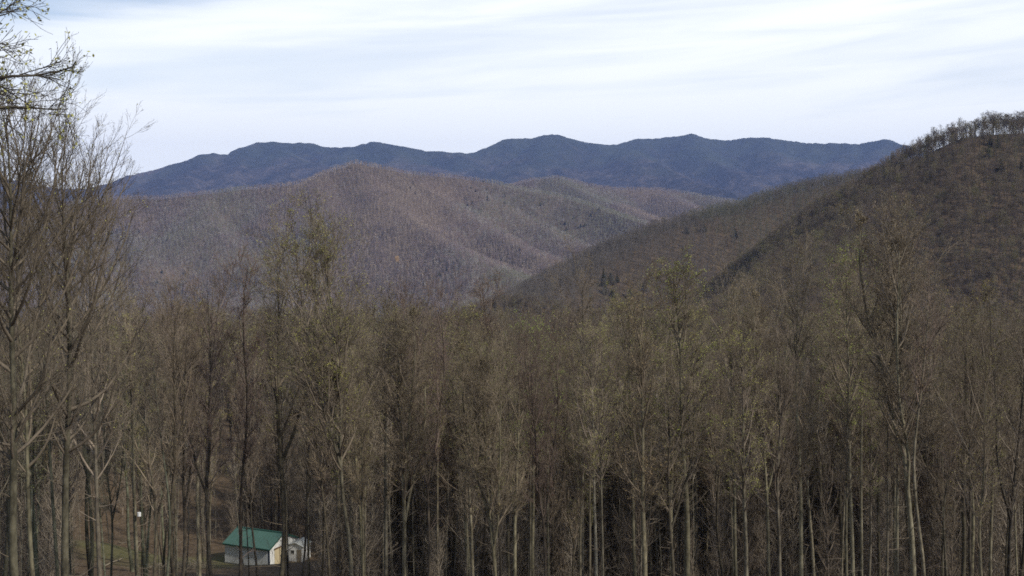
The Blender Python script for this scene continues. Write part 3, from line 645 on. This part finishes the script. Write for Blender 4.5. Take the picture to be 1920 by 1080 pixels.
# trees on the skyline of the right ridge
ORD = 'first second third fourth fifth sixth seventh eighth ninth tenth eleventh twelfth thirteenth fourteenth fifteenth sixteenth seventeenth eighteenth nineteenth twentieth twenty-first twenty-second twenty-third twenty-fourth twenty-fifth'.split()
sky_px = [(1738, 272, 'dark'), (1748, 270, ''), (1757, 264, 'dark'), (1768, 258, ''), (1778, 246, ''), (1786, 243, ''), (1795, 240, ''), (1803, 236, ''), (1811, 232, ''), (1819, 226, ''), (1827, 222, ''), (1835, 220, ''), (1843, 226, ''), (1853, 208, 'tall'), (1861, 206, 'tall'), (1868, 210, ''), (1876, 211, ''), (1884, 214, ''), (1892, 212, ''), (1899, 218, ''), (1906, 213, ''), (1914, 216, ''), (1922, 217, '')]
for i, (px, ty, q) in enumerate(sky_px):
    Y = 736 + rnd.uniform(-5, 5)
    ks = rnd.choice(['crest1', 'crest2'])
    shp = 'low' if px < 1775 else 'very tall' if q == 'tall' else 'bare upright'
    lb = '%s tree, %s from the left in the row on the right ridge skyline' % (shp, ORD[i])
    tree(ks, px, px - rnd.uniform(-3, 5), ty, Y, 'skyline_tree', lb, 'tree', 'trees along the skyline of the right ridge', (.8, .8, .8), (.6, .6, .6), wide=rnd.uniform(1.5, 2.0), by=260)

# the rest of the crowded foreground wood
line_x = [-60, 0, 150, 250, 290, 340, 440, 520, 620, 680, 760, 900, 1000, 1100, 1200, 1300, 1400, 1500, 1600, 1700, 1780, 1860, 1980]
line_y = [330, 350, 380, 440, 520, 530, 470, 450, 470, 580, 590, 590, 600, 560, 530, 510, 550, 520, 510, 450, 500, 560, 540]
placed = [(o.location.x, o.location.y) for o in ALL]
kinds = ['poplar1', 'poplar2', 'poplar3', 'poplar4', 'poplar5', 'poplar6', 'poplar1', 'poplar2', 'broad1', 'broad2', 'broad3', 'broad4', 'slim1', 'slim2', 'slim3', 'slim4', 'slim5', 'slim1', 'slim2', 'slim3', 'slim4', 'slim5']
LOOK = {'poplar1': 'pale budding tree', 'poplar2': 'pale tan-budded tree', 'poplar3': 'dark forked budding tree', 'poplar4': 'pale many-stemmed tree', 'broad1': 'dark wide-limbed tree', 'broad2': 'dark reddish-twigged tree', 'broad3': 'pale crooked tree', 'slim1': 'slim pale tree', 'slim2': 'slim dark tree', 'slim3': 'slim forked tree', 'slim4': 'slim straight pole-like tree', 'slim5': 'slim high-crowned tree', 'poplar5': 'pale low-branching tree', 'poplar6': 'dark high-crowned tree', 'broad4': 'dark low-limbed tree'}
NEAR = [(34, 38, 'tallest left-edge tree'), (200, 50, 'thick grey leaning trunk'), (262, 55, 'trunk with the white marker'), (408, 62, 'double-stemmed tree by the shed'), (528, 66, 'forked tree hiding the shed end'), (652, 58, 'wide fan-crowned tree'), (800, 62, 'steep-limbed dark tree'), (905, 72, 'thin tree with a lone tip'), (1020, 52, 'fanned dark tree at centre'), (1118, 60, 'white-barked central trunk'), (1292, 62, 'broad yellow-green crown'), (1382, 64, 'pale straight trunk'), (1506, 56, 'very straight cream trunk'), (1600, 60, 'tree with the yellow-green tip'), (1716, 52, 'wide brown-budded crown'), (1800, 60, 'ochre-leaved tree'), (1892, 55, 'dark right-edge trunk')]
def lit_strip(X, Y):
    """the gap in the wood that lets the sun onto the shed"""
    return -34 < X < 2 and abs(Y - (128 - .25 * (X + 28))) < 8 and rnd.random() < .85
tries = 0; CROWD = []
while len(ALL) < 300 and tries < 40000:
    tries += 1
    px = rnd.uniform(-60, 1980); u = rnd.random(); Y = math.sqrt(44 ** 2 + u * (128 ** 2 - 44 ** 2))
    X = (px - 960) / F * Y
    if 395 < px < 600: continue
    if 130 < px < 395 and rnd.random() < 0.55: continue
    if any((X - a) ** 2 + (Y - b) ** 2 < 2.1 ** 2 for a, b in placed): continue
    key = rnd.choice(kinds)
    if 780 < px < 1420 and rnd.random() < .35: key = rnd.choice(['poplar1', 'poplar5', 'poplar3', 'slim1'])
    if lit_strip(X, Y): continue
    H = rnd.uniform(14, 27) if 'slim' not in key else rnd.uniform(13, 23)
    b = pt(px, 1080, Y); z = float(gz(b[0], b[1]))
    lim = float(np.interp(px, line_x, line_y)) + (rnd.uniform(0, 70) if rnd.random() < .88 else rnd.uniform(-70, -10))
    topz = pt(px, lim, Y)[2]
    H = min(H, topz - z)
    if H < 9: continue
    placed.append((X, Y))
    tone = rnd.uniform(0.7, 1.25); tone = (tone * (.86 if px < 330 else 1), tone * rnd.uniform(.95, 1), tone * rnd.uniform(.82, .95))
    lt = rnd.uniform(0.7, 1.15); lt = (lt * rnd.uniform(.85, 1.1), lt, lt * .85)
    tp = pt(px, 1080, Y)
    xlean = -rnd.uniform(0, 0.05) if px < 700 else rnd.uniform(-0.03, 0.02)
    topx = px + xlean * H / Y * F
    nb = min(NEAR, key=lambda q: abs(q[0] - px)); dpx = px - nb[0]
    side = ('right' if dpx > 0 else 'left')
    lab0 = LOOK[key] + (' behind' if Y > nb[1] + 4 else ' ahead') + ' and ' + side + ' of the ' + nb[2]
    lab0 = lab0 if len(lab0.split()) < 15 else lab0.replace(' budding', '')
    CROWD.append((lab0, abs(dpx), len(ALL), H))
    tree(key, px, topx, pix((tp[0], Y, z + H))[1], Y, 'budding_tree' if key[0] == 'p' else 'bare_tree', 'x', 'tree', 'crowded woodland trees below the camera', tone, lt, wide=rnd.uniform(.85, 1.15))
from collections import defaultdict
gl = defaultdict(list)
for l0, dx, ix, H in CROWD: gl[l0].append((dx, ix, H))
for l0, v in gl.items():
    v.sort()
    for q, (dx, ix, H) in enumerate(v):
        ALL[ix]['label'] = ('short ' if H < 15 else 'tall ' if H > 20.5 else 'middling ') + l0 + ('' if len(v) == 1 else ', ' + ORD[q])
print('trees', len(ALL), tries)
# ones behind the shed, left out of the count above: part of the wood
xs = []
for i in range(800):
    px = rnd.uniform(-60, 1980); Y = rnd.uniform(84, 152); X = (px - 960) / F * Y
    if 120 < px < 600 and (Y < 142 or px < 430): continue
    if lit_strip(X, Y): continue
    xs.append((X, Y))
xs = np.array(xs); zs = gz(xs[:, 0], xs[:, 1]); n = len(xs)
s = rng.uniform(12, 21, n) / TH
scatter('dense_wood', np.stack([xs[:, 0], xs[:, 1], zs - .2], 1), rng.integers(0, 5, n), np.stack([rng.normal(0, .03, n), rng.normal(0, .03, n), rng.uniform(0, 6, n)], 1), np.stack([s, s, s], 1), colN, 'dense leafless trees filling the gaps behind the foreground trunks', 'woodland')

xs = []
for i in range(1500):
    px = rnd.uniform(-60, 1980); Y = math.sqrt(rnd.uniform(78 ** 2, 165 ** 2)); X = (px - 960) / F * Y
    if 120 < px < 600 and (Y < 144 or px < 430) and not (rnd.random() < .12 and Y > 145): continue
    if lit_strip(X, Y): continue
    xs.append((X, Y))
xs = np.array(xs); zs = gz(xs[:, 0], xs[:, 1]); n = len(xs)
s = rng.uniform(5, 12, n) / TH
scatter('understorey', np.stack([xs[:, 0], xs[:, 1], zs - .2], 1), rng.integers(0, 3, n), np.stack([rng.normal(0, .05, n), rng.normal(0, .05, n), rng.uniform(0, 6, n)], 1), np.stack([s, s, s], 1), colU, 'low twiggy bare saplings filling the wood between the trunks', 'woodland')

xs = []
for i in range(1150):
    px = rnd.uniform(-60, 1980); Y = math.sqrt(rnd.uniform(80 ** 2, 150 ** 2)); X = (px - 960) / F * Y
    if 120 < px < 600 and not (rnd.random() < .10): continue
    if lit_strip(X, Y): continue
    xs.append((X, Y))
xs = np.array(xs); zs = gz(xs[:, 0], xs[:, 1]); n = len(xs)
s = rng.uniform(12, 19, n) / TH
scatter('pole_wood', np.stack([xs[:, 0], xs[:, 1], zs - .2], 1), rng.integers(0, 4, n), np.stack([rng.normal(0, .035, n), rng.normal(0, .035, n), rng.uniform(0, 6, n)], 1), np.stack([s, s, s], 1), colP, 'thin straight young trunks crowded between the larger trees', 'woodland')

# ------------------------------------------------------------------ boxes and sheds
def prism(V, Fs, name, mat, parent=None, bevel=0.0):
    me = bpy.data.meshes.new(name); me.from_pydata([tuple(v) for v in V], [], Fs); me.update(); me.materials.append(mat)
    o = link(name, me, parent)
    if bevel:
        md = o.modifiers.new('bevel', 'BEVEL'); md.width = bevel; md.segments = 2
    return o
def boxv(x0, x1, y0, y1, z0, z1):
    return [(x0, y0, z0), (x1, y0, z0), (x1, y1, z0), (x0, y1, z0), (x0, y0, z1), (x1, y0, z1), (x1, y1, z1), (x0, y1, z1)]
BF = [(0, 3, 2, 1), (4, 5, 6, 7), (0, 1, 5, 4), (1, 2, 6, 5), (2, 3, 7, 6), (3, 0, 4, 7)]
def boxes(lst, name, mat, parent=None, bevel=0.0):
    V, Fs = [], []
    for b in lst:
        o = len(V); V += boxv(*b); Fs += [tuple(i + o for i in f) for f in BF]
    return prism(V, Fs, name, mat, parent, bevel)
def plain(name, c, rough=0.7, var=0.25, scale=2.0, stretch=None, spec=0.3):
    m, t, b = new_mat(name, rough); n = noise(t, scale, 5, stretch=stretch, rough=0.65)
    t.links.new(ramp(t, n, [(0.3, tuple(x * (1 - var) for x in c)), (0.65, c)]), b.inputs['Base Color']); b.inputs['Specular IOR Level'].default_value = spec
    bump(t, b, n, 0.15, 0.02); return m
M['siding'] = plain('white_painted_siding', (0.70, 0.70, 0.68), 0.7, 0.2, 1.2, (1, 1, 4))
M['roof_green'] = plain('green_metal_roof', (0.06, 0.125, 0.098), 0.5, 0.15, 0.8)
M['pale_roof'] = plain('pale_metal_roof', (0.42, 0.43, 0.40), 0.5, 0.3, 1.0)
M['trim_green'] = plain('dark_green_trim', (0.02, 0.075, 0.055), 0.5, 0.2, 2)
M['corner'] = plain('dark_blue_corner_trim', (0.018, 0.028, 0.055), 0.5, 0.2, 2)
M['door'] = plain('cream_door', (0.50, 0.42, 0.27), 0.6, 0.15, 2)
M['brown'] = plain('brown_wood_trim', (0.11, 0.06, 0.03), 0.7, 0.3, 3)
M['grey_wood'] = plain('weathered_log', (0.26, 0.22, 0.16), 0.9, 0.5, 2, (1, 1, 1))
M['white'] = plain('white_plastic', (0.75, 0.75, 0.73), 0.5, 0.08, 4)
M['glass'] = plain('dark_window_glass', (0.02, 0.025, 0.03), 0.15, 0.1, 1, None, 0.5)

c = pt(505, 1067, 130.0); zg = c[2]
yaw = math.radians(-23.3)
shed = bpy.data.objects.new('garden_shed', None); sc.collection.objects.link(shed); shed.location = (c[0], c[1], zg); shed.rotation_euler = (0, 0, yaw)
tag(shed, 'white shed with a green metal gable roof standing on the grass behind the trunks', 'shed')
Lg, Wd, Hw, Rr = 6.5, 5.5, 2.45, 1.2      # local: x from -Lg..0 along the long wall, y 0..Wd to the back
boxes([(-Lg, 0, 0, Wd, -0.6, 0.06)], 'foundation', plain('concrete_block', (0.25, 0.24, 0.22), 0.9), shed)
V = []
for x in (-Lg, 0): V += [(x, 0, 0.06), (x, Wd, 0.06), (x, Wd, Hw), (x, Wd / 2, Hw + Rr), (x, 0, Hw)]
prism(V, [(0, 4, 3, 2, 1), (5, 6, 7, 8, 9), (0, 5, 9, 4), (1, 2, 7, 6)], 'wall', M['siding'], shed)
# horizontal siding boards proud of the wall, front and gable
bd = []
for k in range(11):
    z0 = 0.10 + k * 0.21
    bd.append((-Lg + 0.1, -0.1, -0.018, -0.003, z0, z0 + 0.185))
    bd.append((0.003, 0.018, 0.1, 0.95, z0, z0 + 0.185)); bd.append((0.003, 0.018, 3.15, Wd - 0.1, z0, z0 + 0.185))
boxes(bd, 'siding_boards', M['siding'], shed)
ov = 0.22; th_ = 0.07; sl = Rr / (Wd / 2)
for s_ in (0, 1):
    y0, y1 = (-ov, Wd / 2) if s_ == 0 else (Wd + ov, Wd / 2)
    z0, z1 = Hw - sl * ov + 0.02, Hw + Rr + 0.02
    V = [(-Lg - ov, y0, z0), (ov, y0, z0), (ov, y1, z1), (-Lg - ov, y1, z1)]; V += [(a, b_2, d + th_) for a, b_2, d in V]
    rf = prism(V, BF, 'roof_slope', M['roof_green'], shed)
    V, Fs = [], []
    for k in range(15):      # standing seams
        x = -Lg - ov + 0.02 + k * (Lg + 2 * ov - 0.08) / 14; o = len(V)
        q = [(x, y0, z0 + th_ + .002), (x + 0.035, y0, z0 + th_ + .002), (x + 0.035, y1, z1 + th_ + .002), (x, y1, z1 + th_ + .002)]
        V += q + [(a, b_2, d + 0.035) for a, b_2, d in q]; Fs += [tuple(i + o for i in f) for f in BF]
    prism(V, Fs, 'roof_seams', M['roof_green'], rf)
boxes([(-Lg - ov - .02, ov + .02, Wd / 2 - 0.16, Wd / 2 + 0.16, Hw + Rr + 0.075, Hw + Rr + 0.13)], 'ridge_cap', M['trim_green'], shed)
boxes([(-Lg - ov, ov, -ov - 0.05, -ov - 0.005, Hw - sl * ov - 0.06, Hw - sl * ov + 0.10)], 'fascia', M['trim_green'], shed)
V, Fs = [], []
for y0, y1, z0, z1 in ((-ov, Wd / 2, Hw - sl * ov, Hw + Rr), (Wd + ov, Wd / 2, Hw - sl * ov, Hw + Rr)):
    o = len(V); q = [(ov + .003, y0, z0 - 0.06), (ov + 0.04, y0, z0 - 0.06), (ov + 0.04, y1, z1 - 0.06), (ov + .003, y1, z1 - 0.06)]
    V += q + [(a, b_2, d + 0.16) for a, b_2, d in q]; Fs += [tuple(i + o for i in f) for f in BF]
prism(V, Fs, 'rake_trim', M['trim_green'], shed)
boxes([(-0.13, 0.03, -0.03, -0.02 + .13, 0.02, Hw - 0.08)], 'corner_post', M['corner'], shed)
boxes([(-Lg - .03, -Lg + .09, -0.03, .09, 0.02, Hw - 0.08)], 'corner_post', M['siding'], shed)
dr = boxes([(0.004, 0.05, 1.05, 3.05, 0.1, 2.05)], 'door', M['door'], shed)
boxes([(0.051, 0.07, 2.02, 2.08, 0.12, 2.03)], 'door_seam', M['brown'], dr)
boxes([(0.051, 0.11, 2.18, 2.22, 0.95, 1.15)], 'handle', M['corner'], dr)
boxes([(0.004, 0.085, 0.95, 3.15, 2.052, 2.2)], 'lintel', M['brown'], shed)

# the second white outbuilding, half hidden to the right
c2 = pt(541, 1052, 133.5)
hut = bpy.data.objects.new('small_outbuilding', None); sc.collection.objects.link(hut); hut.location = (c2[0], c2[1], c2[2]); hut.rotation_euler = (0, 0, math.radians(-14)); hut.scale = (.84, .84, .84)
tag(hut, 'small whitish outbuilding half hidden by trunks right of the green-roofed shed', 'shed')
V = []
for y in (0, 2.6): V += [(0, y, -0.5), (2.3, y, -0.5), (2.3, y, 2.25), (1.15, y, 2.75), (0, y, 2.45)]
prism(V, [(0, 1, 2, 3, 4), (5, 9, 8, 7, 6), (0, 4, 9, 5), (1, 6, 7, 2)], 'wall', M['siding'], hut)
V = []
for (xa, za, xb, zb) in ((-0.15, 2.42, 1.15, 2.80), (1.15, 2.80, 2.5, 2.24)):
    q = [(xa, -0.2, za), (xb, -0.2, zb), (xb, 2.8, zb), (xa, 2.8, za)]; V.append(q + [(a, b_2, d + .06) for a, b_2, d in q])
for q in V: prism(q, BF, 'roof_slope', M['pale_roof'], hut)
wn = boxes([(0.35, 1.0, -0.03, -0.004, 1.1, 1.75)], 'window', M['white'], hut)
boxes([(0.42, 0.93, -0.04, -0.031, 1.17, 1.68)], 'pane', M['glass'], wn)
boxes([(1.35, 2.05, -0.03, -0.004, -0.1, 1.8)], 'door', M['grey_wood'], hut)

# the white marker on the slim trunk
def log(name, p0, p1, r, mat, label, cat, group=None):
    P = np.linspace(p0, p1, 7)[None]; P = P + rng.normal(0, 0.05, P.shape); V, Q = tubes(P, np.linspace(r, r * 0.6, 7)[None], 7)
    k = len(V); V = np.concatenate([V, P[0, :1], P[0, -1:]])
    c0 = np.array([[k, (i + 1) % 7, i, i] for i in range(7)])[:, :3]; c1 = np.array([[k + 1, k - 7 + i, k - 7 + (i + 1) % 7] for i in range(7)])
    o = link(name, mesh_from(name, V, [Q, c0, c1], [mat])); return tag(o, label, cat, group)
mk = pt(261, 968, 54.6)
V = [(math.cos(a) * 0.09, math.sin(a) * 0.07, z) for z in (0, .2) for a in np.linspace(0, 6.283, 9)[:-1]]
mb = prism(V, [tuple(range(7, -1, -1)), tuple(range(8, 16))] + [(i, (i + 1) % 8, 8 + (i + 1) % 8, 8 + i) for i in range(8)], 'trunk_marker', M['white'])
mb.location = tuple(mk); tag(mb, 'small white marker fixed to a slim trunk above the brown bank', 'marker')

# fallen logs and brush on the bank
def on_ground(px, py, up=0.1):
    for Y in np.linspace(60, 330, 1100):
        p = pt(px, py, Y)
        if p[2] < gz(p[0], p[1]) + up: return np.array([p[0], Y, float(gz(p[0], p[1])) + up])
    return pt(px, py, 150)
for (a, b, r, lb) in [((150, 935), (222, 950), .11, 'long pale fallen log along the top of the brown bank at left'),
                      ((470, 972), (520, 985), .12, 'pale fallen log lying behind the green shed roof'),
                      ((505, 966), (528, 992), .09, 'short fallen log crossing the pale one behind the green shed roof'),
                      ((222, 1018), (262, 1016), .08, 'small fallen log lying across the middle of the brown bank'),
                      ((196, 1062), (232, 1046), .09, 'fallen log on the grass edge left of the slim trunks')]:
    log('fallen_log', on_ground(*a), on_ground(*b), r, M['grey_wood'], lb, 'log')
Vs = []
cb = on_ground(345, 1064); P = []
for i in range(170):
    s0 = cb + np.array([rnd.gauss(0, 1.6), rnd.gauss(0, .6), rnd.uniform(0, .5)]); a = rnd.gauss(0.2, .5)
    d = np.array([math.cos(a), rnd.gauss(0, .4), rnd.gauss(-.12, .25)]) * rnd.uniform(.5, 2.0); P.append(np.linspace(s0 - d / 2, s0 + d / 2, 4) + rng.normal(0, .05, (4, 3)))
P = np.array(P); V, Q = tubes(P, np.repeat(np.linspace(.028, .01, 4)[None], len(P), 0), 4)
tag(link('brush_pile', mesh_from('brush_pile', V, [Q], [M['grey_wood']])), 'heap of cut grey branches on the grass left of the shed', 'brush pile')
# brushy undergrowth between the trunks
P = []
for i in range(15000):
    px = rnd.uniform(-40, 1960); Y = rnd.uniform(80, 190); X = (px - 960) / F * Y
    if 120 < px < 620 and Y < 170 and rnd.random() < (0.97 if Y < 138 else 0.8 if px < 430 else .4): continue
    P.append((X, Y))
P = np.array(P); z = gz(P[:, 0], P[:, 1]); K = len(P); S = np.stack([P[:, 0], P[:, 1], z], 1)
h = rng.uniform(0.6, 5.0, K)[:, None]; d = norm(rng.normal(size=(K, 3)) * np.array([.35, .35, .1]) + np.array([0, 0, 1]))
C = np.stack([S, S + d * h * .5, S + d * h + rng.normal(0, .12, (K, 3)) * h], 1)
R = np.stack([np.full(K, .014), np.full(K, .010), np.full(K, .006)], 1)
C2, R2, _ = sprout(C, R, None, 7, (.2, 1), .6, 0.9, 3, .008, .005, .15, .15, rng)
V, Q = merge([tubes(C, R, 3), tubes(C2, R2, 3)])
tag(link('undergrowth', mesh_from('undergrowth', V, [Q], [M['twig']])), 'thin leafless brush and saplings between the trunks on the valley floor', 'undergrowth', kind='stuff')

# one golden tree far off on the middle mountain
for Y in np.linspace(1450, 2700, 500):
    p = pt(745, 500, Y)
    if p[2] < float(mz(np.array([p[0]]), np.array([p[1]]))[0]): break
gt = bpy.data.objects.new('golden_tree', None); sc.collection.objects.link(gt); gt.location = (p[0], p[1] - 6, p[2] + 3)
tag(gt, 'single small golden-leaved tree far off in the bare woods of the middle mountain', 'tree')
K = 500; g = rng; E = norm(g.normal(size=(K, 3))) * (g.random((K, 1)) ** .4) * np.array([4.2, 4.2, 6.5]) + np.array([0, 0, 12]); a = norm(g.normal(size=(K, 3))); b = norm(np.cross(a, g.normal(size=(K, 3))))
V = np.stack([E - a * .5, E + b * .4, E + a * .5, E - b * .4], 1).reshape(-1, 3)
link('crown', mesh_from('golden_crown', V, [np.arange(4 * K).reshape(K, 4)], [plain('golden_leaves', (0.62, 0.40, 0.16), .8, .4, .3)], smooth=False), gt)
tP = np.zeros((1, 4, 3)); tP[0, :, 2] = np.linspace(-4, 13, 4); tv, tq = tubes(tP, np.array([[.3, .25, .2, .05]]), 6)
link('trunk', mesh_from('golden_trunk', tv, [tq], [M['bark_pale']]), gt)

# ------------------------------------------------------------------ the air
hz = boxes([(-9000, 9000, -400, 10200, CZ - 160, CZ + 860)], 'haze', None) if False else None
me = bpy.data.meshes.new('haze'); me.from_pydata(boxv(-11000, 11000, -11000, 11000, -190, CZ + 860), [], BF); me.update()
hz = link('haze', me); tag(hz, kind='stuff')
hm = bpy.data.materials.new('blue_haze'); hm.use_nodes = True; t = hm.node_tree; t.nodes.clear()
o = t.nodes.new('ShaderNodeOutputMaterial'); pv = t.nodes.new('ShaderNodeVolumePrincipled')
pv.inputs['Color'].default_value = (0.36, 0.50, 0.95, 1); pv.inputs['Density'].default_value = 5.7e-5; pv.inputs['Anisotropy'].default_value = 0.0
t.links.new(pv.outputs[0], o.inputs['Volume']); me.materials.append(hm)
tag(hz, 'thin blue haze softening the distant mountains', 'haze')
